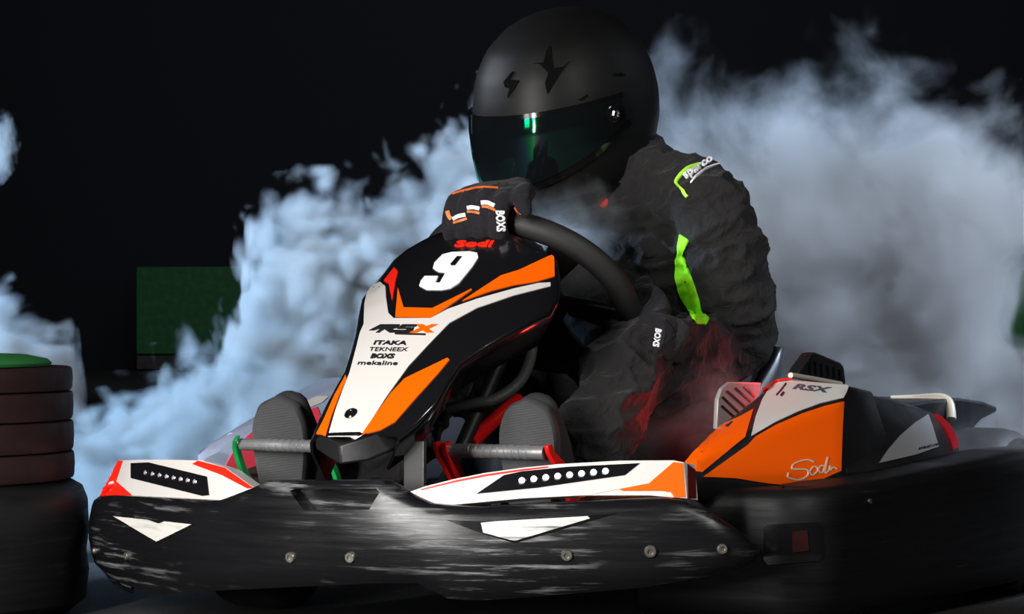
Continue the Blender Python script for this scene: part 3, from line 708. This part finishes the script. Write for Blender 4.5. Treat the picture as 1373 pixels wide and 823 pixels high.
for pts, w, m in (([(607, 294), (615, 290), (624, 288)], 5, GLWHITE), ([(608, 299), (617, 296), (626, 293)], 3, GLORANGE),
                  ([(626, 279), (634, 278), (643, 280)], 5, GLWHITE), ([(626, 284), (634, 284), (643, 286)], 3, GLORANGE),
                  ([(645, 272), (654, 272), (663, 276)], 5.5, GLWHITE), ([(646, 277), (655, 278), (664, 282)], 3, GLORANGE),
                  ([(606, 260), (625, 255), (645, 251), (668, 252)], 1.6, GLORANGE), ([(688, 279), (692, 286), (697, 290)], 6, GLORANGE), ([(600, 283), (602, 290), (605, 294)], 5, GLORANGE)):
    ribbon('stripe', pts, w, B_GR, m, gr, .0014, 4, guess=4.37)
text('glove_print', 'BOXS', (665, 283), (1, 27), (10.5, 0), B_GR, WHITEPR, gr, .03, .003, guess=4.37)
cuffm = GLOVE
bm = bmesh.new(); a, b = at(868, 449, 4.385), at(904, 459, 4.43); tube(bm, [a, a.lerp(b, .3), a.lerp(b, .7), b], [.033, .036, .037, .035], 20); gc = link('glove_cuff', bm, GLOVE, gl, 60)
text('glove_print', 'BOXS', (880, 440), (-4, 24), (8, 2), bvh_of(gc), WHITEPR, gc, .03, .002, guess=4.4)
ribbon('stripe', [(858, 434), (864, 441), (867, 446)], 2, bvh_of(gl, gc), M('dark_red_stripe', (.25, .01, .02), .5), gl, .0014, 4, guess=4.48)

# ---- helmet
HC = at(757, 136, 4.76); psi, pit, rol = R(45), R(18), R(-2)
HF = Vector((-math.sin(psi) * math.cos(pit), -math.cos(psi) * math.cos(pit), -math.sin(pit))); HL = Vector((math.cos(psi), -math.sin(psi), 0))
HL = (Matrix.Rotation(rol, 3, HF) @ HL); HU = HF.cross(HL)
HT = [(.147, .0, .0, .0, .0), (.143, .035, .035, .045, 0), (.130, .066, .070, .085, 0), (.105, .095, .108, .122, 0), (.07, .115, .134, .148, 0), (.03, .125, .150, .160, 0), (-.01, .129, .160, .162, 0),
      (-.05, .128, .166, .152, 0), (-.085, .122, .169, .132, 0), (-.115, .113, .168, .108, 0), (-.137, .103, .160, .095, 0), (-.145, .095, .150, .088, 0)]
def helm(z, ang, off=0):
    tb = HT[::-1]
    z = max(tb[0][0], min(tb[-1][0], z))
    for (p, q) in zip(tb, tb[1:]):
        if z <= q[0]:
            k = (z - p[0]) / (q[0] - p[0]); a, f, b = [p[i] + (q[i] - p[i]) * k for i in (1, 2, 3)]; break
    c, s = math.cos(ang), math.sin(ang); l = f if c > 0 else b
    ex = 2.25
    r = (abs(c) ** ex + abs(s) ** ex) ** (-1 / ex)
    x, y = s * r * a, c * r * l
    nn = Vector((x / max(a, .01) ** 2, y / max(l, .01) ** 2, 0)); nn = nn.normalized() if nn.length > 0 else nn
    return HC + HL * (x + nn.x * off) + HF * (y + nn.y * off) + HU * z
bm = bmesh.new(); zs = [p.x for p in catmull([(h[0], 0, 0) for h in HT], 4)]
loft(bm, [[helm(z, 2 * math.pi * k / 64) if z < .1469 else HC + HU * .147 + (helm(.1465, 2 * math.pi * k / 64) - HC - HU * .1465) * .05 for k in range(64)] for z in zs])
helmet = link('helmet', bm, HELM, drv, 60); md = helmet.modifiers.new('s', 'SMOOTH'); md.factor = .5; md.iterations = 6; bake(helmet); helmet['label'] = 'matte black full-face helmet'
for p in helmet.data.polygons: p.use_smooth = True
def vis_lim(a):
    t = min(1, abs(a) / R(86)); return .012 - .004 * t ** 3, -.094 + .066 * t ** 2.0
def shell(name, lim, amax, off, mat, par, th=.003, n=48, m=16):
    bm = bmesh.new(); rows = []
    for i in range(n + 1):
        a = -amax + 2 * amax * i / n; hi, lo = lim(a); rows.append([helm(lo + (hi - lo) * j / m, a, off) for j in range(m + 1)])
    loft(bm, rows, closed=False); o = link(name, bm, mat, par, 60)
    md = o.modifiers.new('s', 'SOLIDIFY'); md.thickness = th; md.offset = 0; bake(o)
    for p in o.data.polygons: p.use_smooth = True
    o.data.set_sharp_from_angle(angle=R(50)); return o
visor = shell('visor', vis_lim, R(86), .0045, VISOR, helmet); visor['label'] = 'dark iridescent visor'
shell('visor_seal', lambda a: (vis_lim(a)[0] + .007, vis_lim(a)[0] - .002), R(88), .0035, HELMG, helmet, .004, 48, 2)
shell('chin_trim', lambda a: (vis_lim(a)[1] - .001, vis_lim(a)[1] - .012), R(90), .003, HELMG, helmet, .003, 48, 2)
shell('neck_roll', lambda a: (-.125, -.146), R(179), .002, HELMG, helmet, .006, 60, 3)
for s in (-1, 1):
    shell_a = s * R(78)
    c0 = helm(-.012, shell_a, .006); n0 = (c0 - HC); n0 -= HU * n0.dot(HU); n0.normalize()
    bm = bmesh.new(); lathe(bm, [(.014, -.004), (.014, .001), (.012, .002), (.0001, .002)], c0, n0, 28); pv = link('pivot_cover', bm, HELMG, helmet, 40)
    bm = bmesh.new(); lathe(bm, [(.0075, .002), (.0075, .0065), (.006, .008), (.004, .0075), (.003, .0055), (.0001, .0055)], c0, n0, 6); link('pivot_screw', bm, CHROME, pv, 30)
B_H = bvh_of(helmet)
dH = lambda nm, pl, mat=HELMG: decal(nm, pl, B_H, mat, helmet, 4, .0022, guess=4.6, smooth=30)
dH('forehead_vent', [(729, 84), (733, 68), (738, 62), (740, 80), (742, 92), (755, 90), (764, 82), (748, 104), (734, 126), (731, 112), (735, 98), (724, 86), (714, 86)])
dH('emblem', [(676, 110), (687, 97), (690, 96), (684, 107), (697, 108), (690, 120), (681, 131), (684, 119), (678, 117)])
dH('side_fin', [(820, 100), (832, 97), (838, 101), (828, 102)])
dH('brow_fin', [(776, 133), (787, 126), (788, 129), (780, 135)])

# ---- shoes
def shoe(px_toe, py_toe, u, label, ankle, yaw=0):
    v0 = onu(px_toe, py_toe, u)[1]; wt = onu(px_toe, py_toe, u)[2]
    Tt = KD(-.10, 0, .995); Nn = KD(-.995, 0, -.10)              # towards the toe; out of the sole
    toe = K(u, v0, wt); Lg = .262; heel = toe - Tt * Lg
    HW = [(0, .0), (.02, .020), (.08, .031), (.25, .034), (.45, .034), (.65, .042), (.8, .0445), (.9, .038), (.96, .026), (1.0, .0)]
    prof = [(p.x, p.y) for p in catmull([(*h, 0) for h in HW], 4)]
    outl = [(t, h) for t, h in prof] + [(t, -h) for t, h in prof[-2:0:-1]]
    pt = lambda t, h, d: heel + Tt * (t * Lg) + LV * h - Nn * d
    bm = bmesh.new(); loft(bm, [[pt(.5 + (t - .5) * k, h * k, d) for t, h in outl] for k, d in ((.90, .001), (.97, .0), (1, .004), (1, .016), (.96, .019))])
    sh = empty_part('shoe', heel)
    sh['label'] = label
    so = link('sole', bm, SOLE, sh, 50); so['label'] = 'patterned grey rubber sole'
    bm = bmesh.new()
    limb(bm, [(pt(.93, 0, .035), .030, .022), (pt(.72, 0, .045), .041, .034), (pt(.45, 0, .058), .038, .045), (pt(.18, 0, .062), .036, .050), (ankle, .045)], 16, Nn, 4)
    link('upper', bm, SHOE, sh, 80); return sh
def empty_part(name, loc):
    o = bpy.data.objects.new(name, None); COL.objects.link(o); o.location = loc; o.parent = drv
    o.matrix_parent_inverse = wmat(drv).inverted(); o.empty_display_size = .05; return o
shoe(703, 534, .268, 'black shoe with patterned sole on the brake pedal', K(.40, .16, .12))
shoe(369, 531, .182, 'black shoe with patterned sole on the throttle pedal', K(.32, -.20, .12))
# ================================================================== THE PLACE
def asphalt():
    m, nt, b, out = new_mat('dark_asphalt'); N, Lk = nt.nodes, nt.links
    g = N.new('ShaderNodeNewGeometry')
    n = N.new('ShaderNodeTexNoise'); n.inputs['Scale'].default_value = 220; n.inputs['Detail'].default_value = 4; Lk.new(g.outputs['Position'], n.inputs['Vector'])
    r = N.new('ShaderNodeValToRGB'); r.color_ramp.elements[0].position = .35; r.color_ramp.elements[0].color = (.007, .0065, .0065, 1)
    r.color_ramp.elements[1].position = .75; r.color_ramp.elements[1].color = (.055, .047, .042, 1)
    Lk.new(n.outputs['Fac'], r.inputs['Fac']); Lk.new(r.outputs['Color'], b.inputs['Base Color'])
    bp = N.new('ShaderNodeBump'); bp.inputs['Strength'].default_value = .7; bp.inputs['Distance'].default_value = .004
    Lk.new(n.outputs['Fac'], bp.inputs['Height']); Lk.new(bp.outputs['Normal'], b.inputs['Normal']); setp(b, Roughness=.8); return m
bm = bmesh.new(); box(bm, Vector((0, 11, -.05)), Vector((26, 0, 0)), Vector((0, 12, 0)), Vector((0, 0, .05))); o = link('floor', bm, asphalt(), None, None); o['kind'] = 'structure'
bm = bmesh.new(); box(bm, Vector((0, 22.2, 2.5)), Vector((26, 0, 0)), Vector((0, .1, 0)), Vector((0, 0, 2.5))); o = link('wall_back', bm, M('dark_painted_wall', (.020, .022, .030), .9, bump=.2, bscale=8), None, None); o['kind'] = 'structure'
GREENP = M('green_barrier_board', (.012, .16, .035), .55, var=.1)
def board(x0, x1, label):
    a, b = at(x0, 357, 21.5), at(x1, 475, 21.5)
    e = empty('barrier_board', ((a.x + b.x) / 2, 21.5, 0)); tag(e, label, 'barrier')
    bm = bmesh.new(); box(bm, Vector(((a.x + b.x) / 2, 21.5, (a.z + b.z) / 2)), Vector(((b.x - a.x) / 2, 0, 0)), Vector((0, .04, 0)), Vector((0, 0, (a.z - b.z) / 2))); bevel(link('panel', bm, GREENP, e, 30), .01)
    bm = bmesh.new(); box(bm, Vector(((a.x + b.x) / 2, 21.5, b.z / 2)), Vector(((b.x - a.x) / 2, 0, 0)), Vector((0, .06, 0)), Vector((0, 0, b.z / 2))); bevel(link('foot', bm, BLACK, e, 30), .01)
board(183, 420, 'green barrier board by the dark back wall, beyond the plume left of the driver')
board(1333, 1560, 'green barrier board far behind the rear of the kart, cut by the frame edge')
# ---- tyre stack
TC = at(97, 500, 4.46) - Vector((.30, 0, 0)); TC.z = 0
zb = [.4535 - (y - CY) * 4.46 / FPX for y in (657, 617, 575, 533, 499)]
def ring_tyre(z0, z1, r, mat, lab, name='flat_tyre_ring', grp=None, cat='tyre'):
    bm = bmesh.new(); h = z1 - z0; b = min(.005, h * .25)
    lathe(bm, [(r * .55, 0), (r - b, 0), (r - b * .3, b * .3), (r, b), (r * 1.003, h / 2), (r, h - b), (r - b * .3, h - b * .3), (r - b, h), (r * .55, h), (r * .5, h * .9), (r * .5, h * .1)], Vector((TC.x, TC.y, z0)), Vector((0, 0, 1)), 72)
    o = link(name, bm, mat, None, 40); tag(o, lab, cat, grp); return o
BT = .196
labs = ['lowest flat black tyre of the stack under the green lid', 'second flat black tyre from the bottom of the stack under the green lid', 'third flat black tyre from the bottom of the stack under the green lid', 'topmost flat black tyre, directly under the green lid']
zz = [BT + .001, .2385, .2840, .3270, .3630]
for i in range(4): ring_tyre(zz[i], zz[i + 1] - .001, .300 - .001 * i, TYRE, labs[i], grp='flat tyres of the stack')
bm = bmesh.new(); lathe(bm, [(.001, -.0), (.285, 0), (.287, .004), (.28, .010), (.25, .016), (.0001, .022)], Vector((TC.x - .02, TC.y, .3635)), Vector((0, 0, 1)), 64)
tag(link('stack_lid', bm, GREENLID, None, 40), 'round green lid lying on top of the tyre stack', 'lid')
bm = bmesh.new(); r = .322
lathe(bm, [(.2, 0), (r - .03, 0), (r - .005, .02), (r, .06), (r - .004, .09), (r, .12), (r - .002, .165), (r - .010, .185), (r - .03, BT), (.2, BT), (.18, BT * .9), (.18, .02)], Vector((TC.x, TC.y, 0)), Vector((0, 0, 1)), 72)
tag(link('barrier_block', bm, BLOCK, None, 40), 'thick black base block under the tyre stack, touching the floor', 'barrier block')

# ---- smoke
def sm_mat(name):
    m = bpy.data.materials.new(name); m.use_nodes = True; nt = m.node_tree; nt.nodes.clear()
    out = nt.nodes.new('ShaderNodeOutputMaterial'); v = nt.nodes.new('ShaderNodeVolumeScatter'); nt.links.new(v.outputs[0], out.inputs['Volume'])
    return m, nt, v
def math_(nt, op, a, b=None, clamp=False):
    n = nt.nodes.new('ShaderNodeMath'); n.operation = op; n.use_clamp = clamp
    for i, x in enumerate((a, b)):
        if x is None: continue
        if isinstance(x, (int, float)): n.inputs[i].default_value = x
        else: nt.links.new(x, n.inputs[i])
    return n.outputs[0]
def vmath(nt, op, a, b, sc=None):
    n = nt.nodes.new('ShaderNodeVectorMath'); n.operation = op
    for i, x in enumerate((a, b)):
        if x is None: continue
        if isinstance(x, tuple): n.inputs[i].default_value = x
        else: nt.links.new(x, n.inputs[i])
    if sc is not None: n.inputs['Scale'].default_value = sc
    return n.outputs[0]
def nz(nt, vec, scale, det, rough=.55, out='Fac'):
    n = nt.nodes.new('ShaderNodeTexNoise'); n.inputs['Scale'].default_value = scale; n.inputs['Detail'].default_value = det; n.inputs['Roughness'].default_value = rough
    nt.links.new(vec, n.inputs['Vector']); return n.outputs[out]
def plume(name, prof, y0, hy, D, soft, amp, label, col=(.90, .94, .98), seed=0.0, warp=.22, nscale=8.0, vs=12.5, va=2.2, holes=()):
    """prof: the crest of the plume as (x, y) seen in the photo, taken at depth y0"""
    m, nt, v = sm_mat('smoke_' + name)
    P = [at(x, y, y0) for x, y in prof]; xa, xb = P[0].x, P[-1].x; z0, z1 = -.6, 1.8
    g = nt.nodes.new('ShaderNodeNewGeometry'); pos = vmath(nt, 'ADD', g.outputs['Position'], (seed, seed * .7, seed * .3))
    w1 = vmath(nt, 'SUBTRACT', nz(nt, pos, 2.6, 2.0, .6, 'Color'), (.5, .5, .5)); w1 = vmath(nt, 'SCALE', w1, None, warp)
    q = vmath(nt, 'ADD', g.outputs['Position'], w1)
    sx = nt.nodes.new('ShaderNodeSeparateXYZ'); nt.links.new(q, sx.inputs[0])
    t = math_(nt, 'DIVIDE', math_(nt, 'SUBTRACT', sx.outputs[0], xa), xb - xa, True)
    fc = nt.nodes.new('ShaderNodeFloatCurve'); c = fc.mapping.curves[0]
    pts = [((p.x - xa) / (xb - xa), (p.z - z0) / (z1 - z0)) for p in P]
    while len(c.points) < len(pts): c.points.new(.5, .5)
    for cp, (a, b) in zip(c.points, pts): cp.location = (a, max(0, min(1, b))); cp.handle_type = 'AUTO_CLAMPED'
    fc.mapping.update(); nt.links.new(t, fc.inputs['Value'])
    H = math_(nt, 'ADD', math_(nt, 'MULTIPLY', fc.outputs[0], z1 - z0), z0)
    f = math_(nt, 'DIVIDE', math_(nt, 'SUBTRACT', H, sx.outputs[2]), soft)
    f = math_(nt, 'MINIMUM', f, 1.6)
    for hx, hy_, hr in holes:
        c_ = at(hx, hy_, y0); dx = math_(nt, 'SUBTRACT', sx.outputs[0], c_.x); dz = math_(nt, 'SUBTRACT', sx.outputs[2], c_.z)
        r_ = math_(nt, 'SQRT', math_(nt, 'ADD', math_(nt, 'MULTIPLY', dx, dx), math_(nt, 'MULTIPLY', dz, dz)))
        f = math_(nt, 'SUBTRACT', f, math_(nt, 'MULTIPLY', math_(nt, 'SUBTRACT', 1.35, math_(nt, 'DIVIDE', r_, hr), True), 4.5))
    yy = math_(nt, 'DIVIDE', math_(nt, 'SUBTRACT', sx.outputs[1], y0), hy); yy = math_(nt, 'MULTIPLY', yy, yy); yy = math_(nt, 'MULTIPLY', yy, 1.6)
    n = math_(nt, 'MULTIPLY', math_(nt, 'SUBTRACT', nz(nt, vmath(nt, 'ADD', q, (seed * 2, 3, 1)), nscale, 4, .68), .5), amp)
    vo = nt.nodes.new('ShaderNodeTexVoronoi'); vo.feature = 'F1'; vo.inputs['Scale'].default_value = vs
    nt.links.new(vmath(nt, 'ADD', q, vmath(nt, 'SCALE', vmath(nt, 'SUBTRACT', nz(nt, q, 10.0, 1, .6, 'Color'), (.5, .5, .5)), None, .10)), vo.inputs['Vector'])
    cell = math_(nt, 'MULTIPLY', math_(nt, 'SUBTRACT', .42, vo.outputs['Distance']), va)
    d = math_(nt, 'ADD', math_(nt, 'ADD', math_(nt, 'SUBTRACT', f, yy), n), cell, True)
    d = math_(nt, 'MULTIPLY', math_(nt, 'POWER', d, 1.6), D)
    nt.links.new(d, v.inputs['Density']); v.inputs['Color'].default_value = (*col, 1); v.inputs['Anisotropy'].default_value = .15
    # the space the smoke fills, a little larger than the plume
    bm = bmesh.new(); mg = .10
    up = [Vector((p.x, 0, max(.03, p.z + mg))) for p in P]
    up = [Vector((xa - mg * .6, 0, .012))] + up + [Vector((xb + mg * .6, 0, .012))]
    prism(bm, [Vector((p.x, y0 - hy, p.z)) for p in up], Vector((0, 2 * hy, 0)))
    bmesh.ops.triangulate(bm, faces=bm.faces)
    o = link(name, bm, m, None, None); tag(o, label, 'smoke', None, 'stuff'); return o
def puff(name, c, rad, D, amp, label, col=(.9, .93, .97), nscale=2.0, rot=0, seed=0.0):
    m, nt, v = sm_mat('smoke_' + name)
    tc = nt.nodes.new('ShaderNodeTexCoord'); p = tc.outputs['Object']
    ln = nt.nodes.new('ShaderNodeVectorMath'); ln.operation = 'LENGTH'; nt.links.new(p, ln.inputs[0])
    n = math_(nt, 'MULTIPLY', math_(nt, 'SUBTRACT', nz(nt, vmath(nt, 'ADD', p, (seed, seed, 0)), nscale, 4, .6), .5), amp)
    d = math_(nt, 'ADD', math_(nt, 'SUBTRACT', .85, ln.outputs['Value']), n, True)
    nt.links.new(math_(nt, 'MULTIPLY', d, D), v.inputs['Density']); v.inputs['Color'].default_value = (*col, 1); v.inputs['Anisotropy'].default_value = .1
    bm = bmesh.new(); bmesh.ops.create_icosphere(bm, subdivisions=3, radius=1)
    o = link(name, bm, m, None, 60); o.location = c; o.scale = rad; o.rotation_euler = (0, R(rot), 0)
    tag(o, label, 'smoke', None, 'stuff'); return o
plume('smoke', [(60, 640), (92, 600), (100, 575), (125, 552), (165, 540), (215, 525), (240, 490), (255, 465), (300, 462), (328, 440), (336, 380), (338, 330), (350, 302), (385, 302), (405, 290), (420, 278), (450, 262), (490, 258), (530, 243), (565, 232), (580, 212), (600, 190), (640, 162), (700, 160), (760, 200), (850, 260), (920, 330)],
      5.75, .45, 34, .13, 2.6, 'pale blue-white smoke plume rising behind the front of the kart', seed=1.3)
plume('smoke', [(790, 420), (820, 250), (850, 130), (880, 95), (905, 84), (950, 97), (990, 102), (1030, 98), (1070, 82), (1120, 72), (1190, 66), (1240, 82), (1290, 108), (1320, 128), (1350, 165), (1380, 150), (1420, 170), (1500, 200)],
      6.1, .50, 7.5, .22, 2.6, 'tall grey-blue smoke plume rising behind the seat and rear of the kart', seed=4.1, va=1.0, vs=6.0, holes=((1385, 420, .075), (1395, 380, .07)))
plume('smoke', [(-110, 420), (-60, 385), (-10, 378), (8, 388), (28, 412), (50, 428), (66, 440), (74, 462), (82, 500), (86, 540)],
      6.2, .30, 16, .10, 2.4, 'thin wisp of smoke rising behind the tyre stack', seed=7.7)
puff('smoke', at(-4, 195, 6.2), (.05, .07, .085), 30, 1.8, 'small curl of smoke high at the frame edge, above the tyre stack', seed=12)
puff('smoke', at(766, 325, 4.67), (.115, .10, .115), 16, 1.4, 'bluish wisp of smoke between the steering wheel and the chest of the driver', rot=20, seed=2)
puff('smoke', at(905, 560, 4.50), (.17, .14, .12), 7, .9, 'reddish haze in the cockpit beside the leg of the driver', seed=5)
puff('smoke', at(1330, 660, 4.72), (.16, .14, .16), 5, 1.2, 'dim smoke drifting over the rear wheel', seed=9)

# ---- lamps of the shoot, and added fill lights
def area(name, loc, tgt, size, power, col=(1, 1, 1), sy=None, spread=180):
    l = bpy.data.lights.new(name, 'AREA'); l.energy = power; l.color = col; l.size = size; l.spread = R(spread)
    if sy: l.shape = 'RECTANGLE'; l.size_y = sy
    o = bpy.data.objects.new(name, l); COL.objects.link(o); o.location = loc
    o.rotation_euler = (Vector(tgt) - Vector(loc)).to_track_quat('-Z', 'Y').to_euler(); return o
def spot(name, loc, tgt, power, col, ang, rad=.05, blend=.5):
    l = bpy.data.lights.new(name, 'SPOT'); l.energy = power; l.color = col; l.spot_size = R(ang); l.spot_blend = blend; l.shadow_soft_size = rad
    o = bpy.data.objects.new(name, l); COL.objects.link(o); o.location = loc
    o.rotation_euler = (Vector(tgt) - Vector(loc)).to_track_quat('-Z', 'Y').to_euler(); return o
area('key_softbox', (-2.0, 2.0, 1.35), (.1, 4.3, .35), .5, 62, (1, .97, .93), 1.9)
area('strip_light', (-1.25, 2.1, .75), (-.1, 4.1, .3), .12, 66, (1, .98, .96), 1.1)
spot('rim_lamp', (-1.35, 5.0, 1.30), (.03, 4.76, .80), 70, (.8, .88, 1.0), 14, .06)
spot('added_wisp_spot', (-1.4, 4.86, .80), at(762, 318, 4.68), 330, (.5, .72, 1.0), 7, .04, .8)  # added narrow blue spot, only to brighten the wisp by the wheel
area('fill_softbox', (1.9, 2.2, 2.0), (.4, 4.5, .4), .6, 34, (1, .98, .95))
spot('smoke_lamp', (-2.8, 5.35, .9), (-.1, 5.92, .40), 860, (.37, .65, 1.0), 50, .15, .6)
spot('smoke_lamp', (2.9, 5.1, 2.2), (.85, 6.1, .4), 800, (.66, .79, 1.0), 62, .15)
spot('red_lamp', K(.60, .285, .25), K(.33, .04, .46), 1.4, (1, .03, .03), 64, .03)
spot('red_lamp', K(.84, .26, .36), at(900, 575, 4.45), 1.8, (1, .04, .06), 90, .12)
area('added_wall_fill', (0, 16.5, 3.8), (0, 22, .8), 5, 36, (.8, .9, 1.0))  # added fill, lifts the back wall out of pure black
spot('added_board_spot', (3.0, 17, 3.0), (3.6, 21.5, .4), 130, (.9, 1, .8), 40, .1)  # added spot, only to brighten the right barrier board
S.cycles.volume_step_rate = .5
S.cycles.diffuse_bounces = 3; S.cycles.glossy_bounces = 3; S.cycles.max_bounces = 6
# ================================================================== view
S.view_settings.view_transform = 'Standard'; S.view_settings.look = 'None'
S.view_settings.exposure = 0; S.view_settings.gamma = 1; S.view_settings.use_curve_mapping = False
w = bpy.data.worlds.new('night'); S.world = w; w.use_nodes = True
w.node_tree.nodes['Background'].inputs[0].default_value = (.35, .42, .6, 1); w.node_tree.nodes['Background'].inputs[1].default_value = .012
